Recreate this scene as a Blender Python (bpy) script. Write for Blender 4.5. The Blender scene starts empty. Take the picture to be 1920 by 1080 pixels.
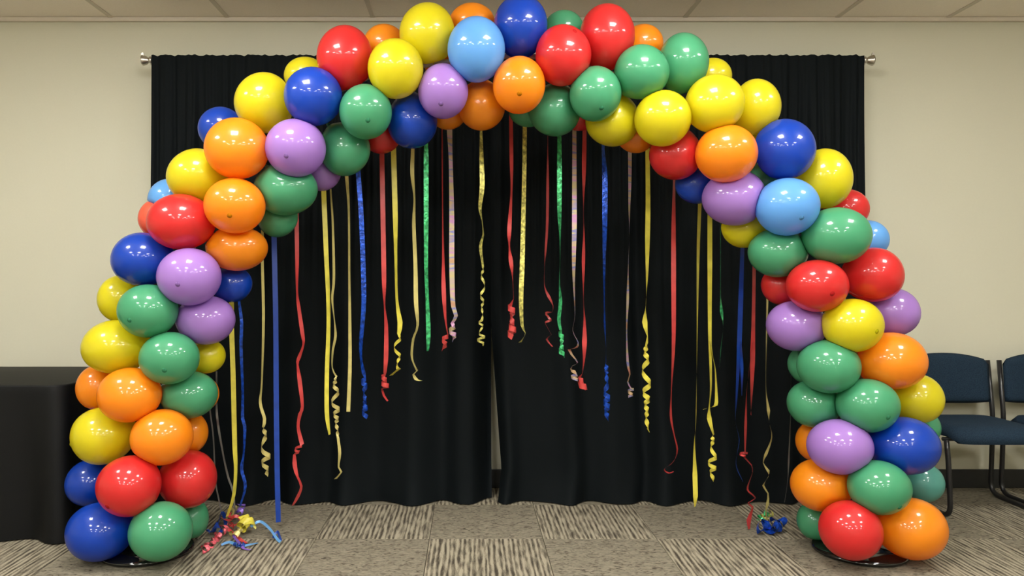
import bpy, bmesh, math, random
import numpy as np
from mathutils import Vector, Matrix
from mathutils.bvhtree import BVHTree
random.seed(7); rng = np.random.default_rng(7)
S = bpy.context.scene
C = S.collection
PI = math.pi

# ------------------------------------------------------------------ camera
FPX, VX, VY, EYE = 1387.0, 880.0, 530.0, 1.16      # focal length in px of a 1920 frame, vanishing point, eye height
cam = bpy.data.cameras.new('camera'); cam.sensor_width = 36; cam.lens = FPX / 1920 * 36
cam.shift_x = (960 - VX) / 1920; cam.shift_y = -(540 - VY) / 1920
cam.clip_start = 0.05
camo = bpy.data.objects.new('camera', cam); C.objects.link(camo)
camo.location = (0, 0, EYE); camo.rotation_euler = (PI / 2, 0, 0); S.camera = camo
# ------------------------------------------------------------------ world, exposure
w = bpy.data.worlds.new('world'); S.world = w; w.use_nodes = True
w.node_tree.nodes['Background'].inputs[0].default_value = (0.02, 0.02, 0.022, 1)
w.node_tree.nodes['Background'].inputs[1].default_value = 1
S.view_settings.view_transform = 'Standard'; S.view_settings.look = 'None'
S.view_settings.gamma = 1; S.view_settings.use_curve_mapping = False
S.view_settings.exposure = 0.0
LAMP = 58.0                                         # radiance of the ceiling light panels
# ------------------------------------------------------------------ room sizes
YW, CEIL = 4.19, 2.655
XL, XR, YB = -4.6, 4.9, -5.0
def at(px, py, Y): return Vector(((px - VX) * Y / FPX, Y, EYE - (py - VY) * Y / FPX))
def lin(r, g, b):
    f = lambda c: (c / 12.92 if c <= .04045 else ((c + .055) / 1.055) ** 2.4)
    return (f(r / 255), f(g / 255), f(b / 255), 1)

# ------------------------------------------------------------------ materials
def nmat(name):
    m = bpy.data.materials.new(name); m.use_nodes = True
    return m, m.node_tree.nodes, m.node_tree.links, m.node_tree.nodes['Principled BSDF']
def setp(b, **k):
    for a, v in k.items():
        b.inputs[a.replace('_', ' ')].default_value = v
def simple(name, col, rough=.5, metal=0, spec=.5, nscale=0, namt=.15, bump=0, coat=0, sheen=0):
    m, N, L, b = nmat(name)
    setp(b, Base_Color=col, Roughness=rough, Metallic=metal)
    b.inputs['Specular IOR Level'].default_value = spec
    b.inputs['Coat Weight'].default_value = coat
    b.inputs['Sheen Weight'].default_value = sheen
    if nscale:
        tc = N.new('ShaderNodeTexCoord'); no = N.new('ShaderNodeTexNoise'); no.inputs['Scale'].default_value = nscale
        no.inputs['Detail'].default_value = 6
        L.new(tc.outputs['Object'], no.inputs['Vector'])
        mr = N.new('ShaderNodeMapRange'); mr.inputs[3].default_value = 1 - namt; mr.inputs[4].default_value = 1 + namt
        L.new(no.outputs['Fac'], mr.inputs[0])
        mx = N.new('ShaderNodeMix'); mx.data_type = 'RGBA'; mx.blend_type = 'MULTIPLY'; mx.inputs[0].default_value = 1
        mx.inputs[6].default_value = col; L.new(mr.outputs[0], mx.inputs[7]); L.new(mx.outputs[2], b.inputs['Base Color'])
        if bump:
            bp = N.new('ShaderNodeBump'); bp.inputs['Strength'].default_value = bump; bp.inputs['Distance'].default_value = .003
            L.new(no.outputs['Fac'], bp.inputs['Height']); L.new(bp.outputs[0], b.inputs['Normal'])
    return m
M = {}
M['wall'] = simple('beige_wall_paint', (.585, .565, .44, 1), .7, nscale=90, namt=.02, bump=.08, spec=.3)
M['ceiling'] = simple('ceiling_tile_fibre', (.92, .84, .75, 1), .9, nscale=160, namt=.06, bump=.3, spec=.2)
M['gridbar'] = simple('ceiling_grid_enamel', (.62, .55, .46, 1), .5, nscale=30, namt=.03)
M['baseboard'] = simple('black_rubber', (.014, .014, .014, 1), .45, nscale=40, namt=.15)
M['curtain'] = simple('black_curtain_cloth', (.0030, .0046, .0054, 1), .72, nscale=420, namt=.25, bump=.1, spec=.09)
M['cloth'] = simple('black_table_cloth', (.0026, .0028, .0030, 1), .6, nscale=420, namt=.2, bump=.1, spec=.2)
M['steel'] = simple('brushed_nickel', (.62, .58, .52, 1), .28, 1.0, nscale=60, namt=.08)
M['blackmetal'] = simple('black_enamel_tube', (.010, .010, .011, 1), .3, nscale=50, namt=.1)
M['blackgloss'] = simple('glossy_black_plastic', (.006, .006, .006, 1), .09, nscale=30, namt=.1, coat=.4)
M['pole'] = simple('white_plastic_tube', (.55, .54, .5, 1), .4, nscale=30, namt=.04)
M['tabletop'] = simple('grey_laminate', (.3, .29, .27, 1), .5, nscale=80, namt=.1)
M['frame_white'] = simple('white_lamp_frame', (.8, .79, .76, 1), .4, nscale=20, namt=.03)
M['floor_base'] = simple('carpet_backing', (.05, .043, .033, 1), .95, nscale=30, namt=.2)
def chair_fabric():
    m, N, L, b = nmat('navy_upholstery')
    tc = N.new('ShaderNodeTexCoord'); vo = N.new('ShaderNodeTexVoronoi'); vo.inputs['Scale'].default_value = 260
    L.new(tc.outputs['Object'], vo.inputs['Vector'])
    cr = N.new('ShaderNodeValToRGB'); cr.color_ramp.elements[0].color = (.020, .042, .066, 1); cr.color_ramp.elements[1].color = (.009, .019, .034, 1)
    cr.color_ramp.elements[1].position = .7
    L.new(vo.outputs['Distance'], cr.inputs[0]); L.new(cr.outputs[0], b.inputs['Base Color'])
    bp = N.new('ShaderNodeBump'); bp.inputs['Strength'].default_value = .3; bp.inputs['Distance'].default_value = .001
    L.new(vo.outputs['Distance'], bp.inputs['Height']); L.new(bp.outputs[0], b.inputs['Normal'])
    setp(b, Roughness=.85); b.inputs['Specular IOR Level'].default_value = .15
    return m
M['navy'] = chair_fabric()
def emit(name, col, st):
    m, N, L, b = nmat(name); N.remove(b); e = N.new('ShaderNodeEmission'); e.inputs[0].default_value = col; e.inputs[1].default_value = st
    L.new(e.outputs[0], N['Material Output'].inputs[0]); return m
M['lamp'] = emit('lamp_diffuser', (1, .985, .945, 1), LAMP)
def carpet():
    # broken light and dark ribs running along the tile's local Y
    m, N, L, b = nmat('ribbed_carpet')
    tc = N.new('ShaderNodeTexCoord')
    oi = N.new('ShaderNodeObjectInfo')
    def noise(sx, sy, detail, off):
        mp = N.new('ShaderNodeMapping'); mp.inputs['Scale'].default_value = (sx, sy, 1); mp.inputs['Location'].default_value = (off, off, 0)
        ad = N.new('ShaderNodeVectorMath'); ad.operation = 'ADD'
        sc = N.new('ShaderNodeVectorMath'); sc.operation = 'SCALE'; sc.inputs[0].default_value = (37.0, 91.0, 0); L.new(oi.outputs['Random'], sc.inputs['Scale'])
        L.new(tc.outputs['Object'], mp.inputs[0]); L.new(mp.outputs[0], ad.inputs[0]); L.new(sc.outputs[0], ad.inputs[1])
        n = N.new('ShaderNodeTexNoise'); n.noise_dimensions = '2D'; n.inputs['Scale'].default_value = 1; n.inputs['Detail'].default_value = detail
        L.new(ad.outputs[0], n.inputs['Vector']); return n
    wv = N.new('ShaderNodeTexWave'); wv.wave_type = 'BANDS'; wv.bands_direction = 'X'
    wv.inputs['Scale'].default_value = 14.6; wv.inputs['Distortion'].default_value = 0
    nd = noise(26, 2.2, 2, 3)
    m5 = N.new('ShaderNodeMath'); m5.operation = 'MULTIPLY'; L.new(nd.outputs['Fac'], m5.inputs[0]); m5.inputs[1].default_value = 6.0
    L.new(m5.outputs[0], wv.inputs['Phase Offset'])
    L.new(tc.outputs['Object'], wv.inputs['Vector'])
    c = noise(70, 9, 3, 11); c2 = noise(230, 150, 2, 23)
    m1 = N.new('ShaderNodeMath'); m1.operation = 'MULTIPLY_ADD'; L.new(wv.outputs['Fac'], m1.inputs[0]); m1.inputs[1].default_value = .34; L.new(c.outputs['Fac'], m1.inputs[2])
    mx = N.new('ShaderNodeMath'); mx.operation = 'MULTIPLY_ADD'; L.new(c2.outputs['Fac'], mx.inputs[0]); mx.inputs[1].default_value = .30; L.new(m1.outputs[0], mx.inputs[2])
    cr = N.new('ShaderNodeValToRGB'); el = cr.color_ramp.elements
    el[0].position = .54; el[0].color = (.046, .038, .027, 1); el[1].position = 1.0; el[1].color = (.30, .264, .190, 1)
    e = el.new(.78); e.color = (.160, .139, .099, 1)
    L.new(mx.outputs[0], cr.inputs[0]); L.new(cr.outputs[0], b.inputs['Base Color'])
    bp = N.new('ShaderNodeBump'); bp.inputs['Strength'].default_value = .5; bp.inputs['Distance'].default_value = .003
    L.new(mx.outputs[0], bp.inputs['Height']); L.new(bp.outputs[0], b.inputs['Normal'])
    setp(b, Roughness=.95); b.inputs['Specular IOR Level'].default_value = .15
    return m
M['carpet'] = carpet()
def carpet_plain():
    # short broken loops, mostly across the room, low contrast
    m, N, L, b = nmat('looped_carpet')
    tc = N.new('ShaderNodeTexCoord'); oi = N.new('ShaderNodeObjectInfo')
    sc = N.new('ShaderNodeVectorMath'); sc.operation = 'SCALE'; sc.inputs[0].default_value = (53.0, 71.0, 0); L.new(oi.outputs['Random'], sc.inputs['Scale'])
    def noise(sx, sy, detail, off, dist=0):
        mp = N.new('ShaderNodeMapping'); mp.inputs['Scale'].default_value = (sx, sy, 1); mp.inputs['Location'].default_value = (off, off, 0)
        ad = N.new('ShaderNodeVectorMath'); ad.operation = 'ADD'
        L.new(tc.outputs['Object'], mp.inputs[0]); L.new(mp.outputs[0], ad.inputs[0]); L.new(sc.outputs[0], ad.inputs[1])
        n = N.new('ShaderNodeTexNoise'); n.noise_dimensions = '2D'; n.inputs['Scale'].default_value = 1; n.inputs['Detail'].default_value = detail; n.inputs['Distortion'].default_value = dist
        L.new(ad.outputs[0], n.inputs['Vector']); return n
    a = noise(60, 26, 2, 0, 1.2); c = noise(150, 60, 2, 9, .6)
    mx = N.new('ShaderNodeMath'); mx.operation = 'MULTIPLY_ADD'; L.new(c.outputs['Fac'], mx.inputs[0]); mx.inputs[1].default_value = .6; L.new(a.outputs['Fac'], mx.inputs[2])
    cr = N.new('ShaderNodeValToRGB'); el = cr.color_ramp.elements
    el[0].position = .55; el[0].color = (.062, .053, .037, 1); el[1].position = 1.0; el[1].color = (.222, .196, .143, 1)
    e = el.new(.70); e.color = (.148, .129, .092, 1)
    L.new(mx.outputs[0], cr.inputs[0]); L.new(cr.outputs[0], b.inputs['Base Color'])
    bp = N.new('ShaderNodeBump'); bp.inputs['Strength'].default_value = .5; bp.inputs['Distance'].default_value = .003
    L.new(mx.outputs[0], bp.inputs['Height']); L.new(bp.outputs[0], b.inputs['Normal'])
    setp(b, Roughness=.95); b.inputs['Specular IOR Level'].default_value = .15
    return m
M['carpet_plain'] = carpet_plain()
def balloon_mat(name, col, trans=.35):
    m, N, L, b = nmat('latex_' + name)
    setp(b, Base_Color=col, Roughness=.24); b.inputs['Specular IOR Level'].default_value = .35
    b.inputs['Coat Weight'].default_value = .8; b.inputs['Coat Roughness'].default_value = .05
    t = N.new('ShaderNodeBsdfTranslucent'); t.inputs[0].default_value = col
    mx = N.new('ShaderNodeMixShader'); mx.inputs[0].default_value = trans
    tc = N.new('ShaderNodeTexCoord'); no = N.new('ShaderNodeTexNoise'); no.inputs['Scale'].default_value = 14
    L.new(tc.outputs['Object'], no.inputs['Vector'])
    mr = N.new('ShaderNodeMapRange'); mr.inputs[3].default_value = .36; mr.inputs[4].default_value = .44
    L.new(no.outputs['Fac'], mr.inputs[0]); L.new(mr.outputs[0], b.inputs['Roughness'])
    L.new(b.outputs[0], mx.inputs[1]); L.new(t.outputs[0], mx.inputs[2]); L.new(mx.outputs[0], N['Material Output'].inputs[0])
    return m
BC = {'yellow': (.73, .64, .010, 1), 'orange': (.93, .30, .008, 1), 'red': (.70, .026, .026, 1), 'green': (.075, .37, .18, 1),
      'lavender': (.42, .22, .63, 1), 'blue': (.003, .055, .46, 1), 'light blue': (.14, .40, .80, 1), 'coral': (.88, .12, .06, 1),
      'teal': (.10, .36, .30, 1)}
for k, v in BC.items(): M['b_' + k] = balloon_mat(k.replace(' ', '_'), v)
for k, v in BC.items(): M['t_' + k] = simple('latex_tip_' + k.replace(' ', '_'), tuple(c * .4 for c in v[:3]) + (1,), .8, nscale=50, namt=.1, spec=.03)
def ribbon_mat(name, col, rough=.35, metal=0.0, foil=False):
    m, N, L, b = nmat('ribbon_' + name)
    setp(b, Base_Color=col, Roughness=rough, Metallic=metal)
    tc = N.new('ShaderNodeTexCoord'); no = N.new('ShaderNodeTexNoise'); no.inputs['Scale'].default_value = 60 if foil else 25
    L.new(tc.outputs['Object'], no.inputs['Vector'])
    mr = N.new('ShaderNodeMapRange'); lo, hi = (.35, 1.5) if foil else (.85, 1.12)
    mr.inputs[1].default_value = .3; mr.inputs[2].default_value = .7; mr.inputs[3].default_value = lo; mr.inputs[4].default_value = hi
    L.new(no.outputs['Fac'], mr.inputs[0])
    mx = N.new('ShaderNodeMix'); mx.data_type = 'RGBA'; mx.blend_type = 'MULTIPLY'; mx.inputs[0].default_value = 1; mx.clamp_result = False
    mx.inputs[6].default_value = col; L.new(mr.outputs[0], mx.inputs[7]); L.new(mx.outputs[2], b.inputs['Base Color'])
    if foil:
        bp = N.new('ShaderNodeBump'); bp.inputs['Strength'].default_value = .8; bp.inputs['Distance'].default_value = .004
        L.new(no.outputs['Fac'], bp.inputs['Height']); L.new(bp.outputs[0], b.inputs['Normal'])
    return m
RM = {'yellow': ribbon_mat('yellow', (.60, .52, .06, 1)), 'gold': ribbon_mat('gold', (.52, .44, .15, 1), .3, .2),
      'red': ribbon_mat('red', (.46, .045, .042, 1)), 'darkred': ribbon_mat('dark_red', (.30, .038, .036, 1)),
      'blue': ribbon_mat('blue', (.006, .038, .25, 1)), 'silver': ribbon_mat('silver', (.22, .21, .2, 1), .3, .6),
      'pink': ribbon_mat('pink', (.72, .13, .16, 1), .3, .2, True), 'sky': ribbon_mat('sky_blue', (.13, .33, .62, 1), .3, .2),
      'purple': ribbon_mat('purple', (.22, .12, .50, 1), .3, .2),
      'bluefoil': ribbon_mat('blue_foil', (.010, .065, .44, 1), .28, .45, True),
      'greenfoil': ribbon_mat('green_foil', (.06, .48, .17, 1), .28, .4, True),
      'goldfoil': ribbon_mat('gold_foil', (.60, .55, .14, 1), .28, .4, True)}
def holo():
    m, N, L, b = nmat('ribbon_holographic')
    tc = N.new('ShaderNodeTexCoord'); mp = N.new('ShaderNodeMapping'); mp.inputs['Scale'].default_value = (1, 1, 5.5)
    no = N.new('ShaderNodeTexNoise'); no.inputs['Scale'].default_value = 2.6; no.inputs['Detail'].default_value = 2; no.inputs['Roughness'].default_value = .6
    L.new(tc.outputs['Object'], mp.inputs[0]); L.new(mp.outputs[0], no.inputs['Vector'])
    cr = N.new('ShaderNodeValToRGB'); el = cr.color_ramp.elements
    el[0].position = .3; el[0].color = (.55, .22, .16, 1); el[1].position = .72; el[1].color = (.62, .50, .16, 1)
    for p, c in ((.40, (.55, .40, .22, 1)), (.455, (.22, .22, .55, 1)), (.485, (.58, .50, .24, 1)), (.53, (.55, .26, .52, 1)), (.60, (.50, .42, .30, 1))):
        e = el.new(p); e.color = c
    L.new(no.outputs['Fac'], cr.inputs[0]); L.new(cr.outputs[0], b.inputs['Base Color']); setp(b, Roughness=.3, Metallic=.3)
    return m
RM['holo'] = holo()

# ------------------------------------------------------------------ helpers
def mesh_obj(name, verts, faces, mat, parent=None, smooth=False):
    me = bpy.data.meshes.new(name); me.from_pydata([tuple(v) for v in verts], [], faces); me.update()
    if smooth:
        me.polygons.foreach_set('use_smooth', [True] * len(me.polygons))
    me.materials.append(mat)
    o = bpy.data.objects.new(name, me); C.objects.link(o)
    if parent: o.parent = parent
    return o
def bm_obj(name, bm, mat, parent=None, smooth=False):
    bmesh.ops.recalc_face_normals(bm, faces=bm.faces)
    me = bpy.data.meshes.new(name); bm.to_mesh(me); bm.free()
    if smooth: me.polygons.foreach_set('use_smooth', [True] * len(me.polygons))
    me.materials.append(mat)
    o = bpy.data.objects.new(name, me); C.objects.link(o)
    if parent: o.parent = parent
    return o
def box_bm(x0, x1, y0, y1, z0, z1, bevel=0, seg=2):
    bm = bmesh.new(); bmesh.ops.create_cube(bm, size=1)
    for v in bm.verts: v.co = Vector(((x0 + x1) / 2 + v.co.x * (x1 - x0), (y0 + y1) / 2 + v.co.y * (y1 - y0), (z0 + z1) / 2 + v.co.z * (z1 - z0)))
    if bevel: bmesh.ops.bevel(bm, geom=bm.edges[:], offset=bevel, segments=seg, affect='EDGES', profile=.5)
    return bm
def tube(path, r, seg=10, closed_ends=True):
    V, F = [], []; n = len(path); path = [Vector(p) for p in path]
    prev = None
    for i, p in enumerate(path):
        t = (path[min(i + 1, n - 1)] - path[max(i - 1, 0)]).normalized()
        if prev is None:
            a = Vector((0, 0, 1)) if abs(t.z) < .9 else Vector((1, 0, 0)); u = t.cross(a).normalized()
        else: u = (prev - t * prev.dot(t)).normalized()
        prev = u; v = t.cross(u)
        rr = r[i] if hasattr(r, '__len__') else r
        for k in range(seg):
            a = 2 * PI * k / seg; V.append(p + u * math.cos(a) * rr + v * math.sin(a) * rr)
    for i in range(n - 1):
        for k in range(seg):
            F.append((i * seg + k, i * seg + (k + 1) % seg, (i + 1) * seg + (k + 1) % seg, (i + 1) * seg + k))
    if closed_ends: F += [tuple(range(seg))[::-1], tuple((n - 1) * seg + k for k in range(seg))]
    return V, F
def lathe(profile, axis_o, axis_d, seg=24):
    d = Vector(axis_d).normalized(); a = Vector((0, 0, 1)) if abs(d.z) < .9 else Vector((1, 0, 0)); u = d.cross(a).normalized(); v = d.cross(u)
    V, F = [], []
    for (r, h) in profile:
        for k in range(seg):
            t = 2 * PI * k / seg; V.append(Vector(axis_o) + d * h + u * (r * math.cos(t)) + v * (r * math.sin(t)))
    for i in range(len(profile) - 1):
        for k in range(seg): F.append((i * seg + k, i * seg + (k + 1) % seg, (i + 1) * seg + (k + 1) % seg, (i + 1) * seg + k))
    F += [tuple(range(seg))[::-1], tuple((len(profile) - 1) * seg + k for k in range(seg))]
    return V, F
def smooth_path(pts, step):
    """Catmull-Rom through tuples of any length"""
    P = [np.array(p, float) for p in pts]; P = [2 * P[0] - P[1]] + P + [2 * P[-1] - P[-2]]; out = []
    for i in range(1, len(P) - 2):
        p0, p1, p2, p3 = P[i - 1:i + 3]; n = max(2, int(np.linalg.norm((p2 - p1)[:2]) / step))
        for k in range(n):
            t = k / n
            out.append(.5 * ((2 * p1) + (-p0 + p2) * t + (2 * p0 - 5 * p1 + 4 * p2 - p3) * t * t + (-p0 + 3 * p1 - 3 * p2 + p3) * t ** 3))
    out.append(P[-2]); return out
def fillet(pts, r, n=5):
    pts = [Vector(p) for p in pts]; out = [pts[0]]
    for i in range(1, len(pts) - 1):
        a = (pts[i - 1] - pts[i]); b = (pts[i + 1] - pts[i]); q = min(r, a.length * .45, b.length * .45)
        A = pts[i] + a.normalized() * q; B = pts[i] + b.normalized() * q
        for k in range(n + 1):
            t = k / n; out.append(A * (1 - t) ** 2 + pts[i] * 2 * t * (1 - t) + B * t * t)
    return out + [pts[-1]]
def tag(o, label, cat, group=None):
    o['label'] = label; o['category'] = cat
    if group: o['group'] = group
    return o
def empty(name, loc=(0, 0, 0)):
    o = bpy.data.objects.new(name, None); C.objects.link(o); o.location = loc; o.empty_display_size = .1; return o
def struct(o): o['kind'] = 'structure'; return o

# ------------------------------------------------------------------ room shell
T = .12
struct(bm_obj('wall_back', box_bm(XL - T, XR + T, YW, YW + T, -T, CEIL + .25), M['wall']))
struct(bm_obj('wall_front', box_bm(XL - T, XR + T, YB - T, YB, -T, CEIL + .25), M['wall']))
struct(bm_obj('wall_left', box_bm(XL - T, XL, YB, YW, -T, CEIL + .25), M['wall']))
struct(bm_obj('wall_right', box_bm(XR, XR + T, YB, YW, -T, CEIL + .25), M['wall']))
struct(bm_obj('baseboard_back', box_bm(XL, XR, YW - .012, YW, 0, .105, .004), M['baseboard']))
# floor: backing slab with carpet tiles laid on it, quarter-turned in checkerboard fashion
TS, TX0, TY0 = .515, -.181, 3.352
floor = struct(bm_obj('floor', box_bm(XL, XR, YB, YW, -.1, -.008), M['floor_base']))
tile_me = None
for j in range(-17, 2):
    for i in range(-9, 10):
        x0 = TX0 + i * TS; y0 = TY0 + j * TS
        if x0 > XR or x0 + TS < XL or y0 + TS < YB: continue
        if tile_me is None:
            o = bm_obj('carpet_tile', box_bm(-TS / 2 + .0012, TS / 2 - .0012, -TS / 2 + .0012, TS / 2 - .0012, -.008, 0, .0015, 1), M['carpet'], floor)
            tile_me = o.data; plain_me = tile_me.copy(); plain_me.materials.clear(); plain_me.materials.append(M['carpet_plain'])
        else:
            o = bpy.data.objects.new('carpet_tile', tile_me); C.objects.link(o); o.parent = floor
        o.location = (x0 + TS / 2, y0 + TS / 2, 0)
        # tiles are cut at the walls
        cx0, cx1 = max(x0, XL), min(x0 + TS, XR); cy0, cy1 = max(y0, YB), min(y0 + TS, YW)
        turn = (i + j) % 2 != 1
        if cx1 - cx0 < TS - 1e-4 or cy1 - cy0 < TS - 1e-4:
            o.location = ((cx0 + cx1) / 2, (cy0 + cy1) / 2, 0)
            sx, sy = (cx1 - cx0) / TS, (cy1 - cy0) / TS
            o.scale = (sy, sx, 1) if turn else (sx, sy, 1)
        if turn: o.rotation_euler.z = PI / 2; o.data = plain_me
# ceiling: slab, fibre tiles and metal grid bars
ceil = struct(bm_obj('ceiling', box_bm(XL, XR, YB, YW, CEIL + .10, CEIL + .2), M['ceiling']))
XS = [-4.6, -3.76, -2.88, -2.02, -1.365, -.544, .33, 1.217, 2.075, 2.70, 3.56, 4.42, 4.9]
YS = [YW, 3.45, 2.59, 1.73, .87, .01, -.85, -1.71, -2.57, -3.43, -4.29, YB]
LX = [(-2.88, -2.02), (-.544, .33), (2.075, 2.70)]
lamps = []
lamp_cells = set()
for (xi) in (2, 4, 6, 8):
    for yj in (2, 4, 6, 8): lamp_cells.add((xi, yj))
for xi in range(len(XS) - 1):
    for yj in range(len(YS) - 1):
        if (xi, yj) in lamp_cells: lamps.append((XS[xi], XS[xi + 1], YS[yj + 1], YS[yj])); continue
        bm_obj('ceiling_tile', box_bm(XS[xi] + .004, XS[xi + 1] - .004, YS[yj + 1] + .004, YS[yj] - .004, CEIL + .004, CEIL + .018), M['ceiling'], ceil)
for x in XS[1:-1]: bm_obj('grid_bar', box_bm(x - .0125, x + .0125, YB, YW, CEIL - .001, CEIL + .004), M['gridbar'], ceil)
for y in YS[1:-1]: bm_obj('grid_bar', box_bm(XL, XR, y - .0125, y + .0125, CEIL - .0015, CEIL + .0035), M['gridbar'], ceil)
struct(bm_obj('trim_1', box_bm(XL, XR, YW - .022, YW, CEIL - .02, CEIL + .003), M['gridbar']))
names_x = ['above the draped table side', 'above the middle of the room', 'above the chair side']
for k, (x0, x1, y0, y1) in enumerate(lamps):
    cx, cy = (x0 + x1) / 2, (y0 + y1) / 2; s = .21
    e = empty('ceiling_light', (cx, cy, CEIL))
    tag(e, 'square recessed ceiling light panel with white frame', 'ceiling light', 'recessed ceiling lights')
    V, F = [], []
    for r in ((x1 - x0) / 2 - .013, ):
        hx, hy = (x1 - x0) / 2 - .013, (y1 - y0) / 2 - .013
        o_ = [(-hx, -hy), (hx, -hy), (hx, hy), (-hx, hy)]; i_ = [(-s, -s), (s, -s), (s, s), (-s, s)]
        for z in (0, .02):
            V += [(a, b, z) for a, b in o_] + [(a, b, z) for a, b in i_]
        for q in range(4):
            n = (q + 1) % 4
            F += [(q, n, 4 + n, 4 + q), (8 + q, 12 + q, 12 + n, 8 + n), (4 + q, 4 + n, 12 + n, 12 + q), (q, 8 + q, 8 + n, n)]
    mesh_obj('frame', V, F, M['frame_white'], e)
    bm_obj('diffuser', box_bm(-s, s, -s, s, -.030, .012, .006), M['lamp'], e)

# ------------------------------------------------------------------ curtains on their rod
RODY, RODZ, RR = 4.03, 2.371, .0125
SPLIT = .1205
def curtain(name, label, xa, xb, edge, seed):
    """hanging cloth; edge(v) gives left / right border shifts, v runs 0 (rod) to 1 (hem)"""
    r = np.random.default_rng(seed); nu, nv = 420, 60
    U = np.linspace(0, 1, nu); W = xb - xa
    ph = r.uniform(0, 6.28, 24)
    fine = sum(np.sin(2 * PI * U * W * k + ph[i]) * a for i, (k, a) in enumerate(((21.3, .4), (13.1, .5), (31.7, .3), (8.3, .4))))
    Uw = U + .012 * np.sin(2 * PI * U * W * 1.1 + ph[4]) + .008 * np.sin(2 * PI * U * W * 2.7 + ph[5])
    broad = np.sin(2 * PI * Uw * W * 3.4 + ph[6]) + .45 * np.sin(2 * PI * Uw * W * 2.3 + ph[7]) + .35 * np.sin(2 * PI * Uw * W * 5.9 + ph[8])
    hem = .6 * np.sin(2 * PI * Uw * W * 3.4 + ph[6]) + .4 * np.sin(2 * PI * Uw * W * 2.1 + ph[9])
    V = []
    for j in range(nv + 1):
        v = j / nv
        v = v ** 1.0
        l, rr_ = edge(v)
        topz = RODZ + .020
        # header ruffle above the rod pocket
        z = topz * (1 - v) + .006 * v
        env = min(1, v * 5)
        A = (.003 + .010 * env * (1 - v * .6)); B = .004 + .034 * env * (.55 + .45 * v)
        zz = z + (.0035 * fine * (1 - env) if j < 4 else 0)
        y = RODY - .030 - .115 * v ** 2 - A * fine * max(0, 1 - 1.5 * v) - B * broad * .7
        if v > .93:
            k = (v - .93) / .07; y = y - .022 * k * k * (hem + .4); zz = zz + 0.0 * hem
        x = xa + l + (W + rr_ - l) * U
        # leading edges at the meeting line curl back towards the wall
        sb = lambda a, b: min(1, max(0, (v - a) / (b - a)))
        y = y + .125 * (sb(.45, .7) - .55 * sb(.9, 1)) * np.exp(-((x - SPLIT) / .075) ** 2)
        for i in range(nu): V.append((x[i], y[i], (zz[i] if hasattr(zz, '__len__') else zz)))
    F = [(j * nu + i, j * nu + i + 1, (j + 1) * nu + i + 1, (j + 1) * nu + i) for j in range(nv) for i in range(nu - 1)]
    o = mesh_obj(name, V, F, M['curtain'], None, True)
    return tag(o, label, 'curtain', 'black curtains')
curtain('curtain', 'black floor-length curtain panel hanging beside the draped table', -1.719, SPLIT, lambda v: (0, 0), 3)
curtain('curtain', 'black floor-length curtain panel hanging beside the navy chairs', SPLIT - .004, 2.137,
        lambda v: (max(0, (min(v, .93) - .60) / .4) * .066 - max(0, v - .93) * .3, 0), 11)
rod = empty('curtain_rod', (0, RODY, RODZ)); tag(rod, 'brushed nickel curtain rod with flared end caps above the black curtains', 'curtain rod')
V, F = tube([(-1.737, 0, 0), (2.155, 0, 0)], RR, 14); mesh_obj('tube', V, F, M['steel'], rod, True)
for sx, xe in ((-1, -1.734), (1, 2.152)):
    V, F = lathe([(.012, -.01), (.020, -.008), (.020, .004), (.013, .008), (.014, .014), (.022, .024), (.028, .040), (.029, .046), (.024, .047), (.012, .040)], (xe, 0, 0), (sx, 0, 0), 20)
    mesh_obj('end_cap', V, F, M['steel'], rod, True)
    # bracket: cradle, arm back to the wall and upright wall plate
    bm = box_bm(xe - .007, xe + .007, .0, YW - RODY - .004, -.022, -.012, .002)
    br = bm_obj('bracket', bm, M['steel'], rod)
    bm_obj('wall_plate', box_bm(xe - .022, xe + .022, YW - RODY - .006, YW - RODY, -.06, .05, .002), M['steel'], br)
    # upright fin of the cap
    fx = xe + sx * .040
    V = [(fx - sx * .012, -.012, .0), (fx + sx * .010, -.012, .0), (fx + sx * .010, -.012, .036), (fx - sx * .002, -.012, .040),
         (fx - sx * .012, -.004, .0), (fx + sx * .010, -.004, .0), (fx + sx * .010, -.004, .036), (fx - sx * .002, -.004, .040)]
    mesh_obj('fin', V, [(0, 1, 2, 3), (7, 6, 5, 4), (0, 4, 5, 1), (1, 5, 6, 2), (2, 6, 7, 3), (3, 7, 4, 0)], M['steel'], rod)

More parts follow.
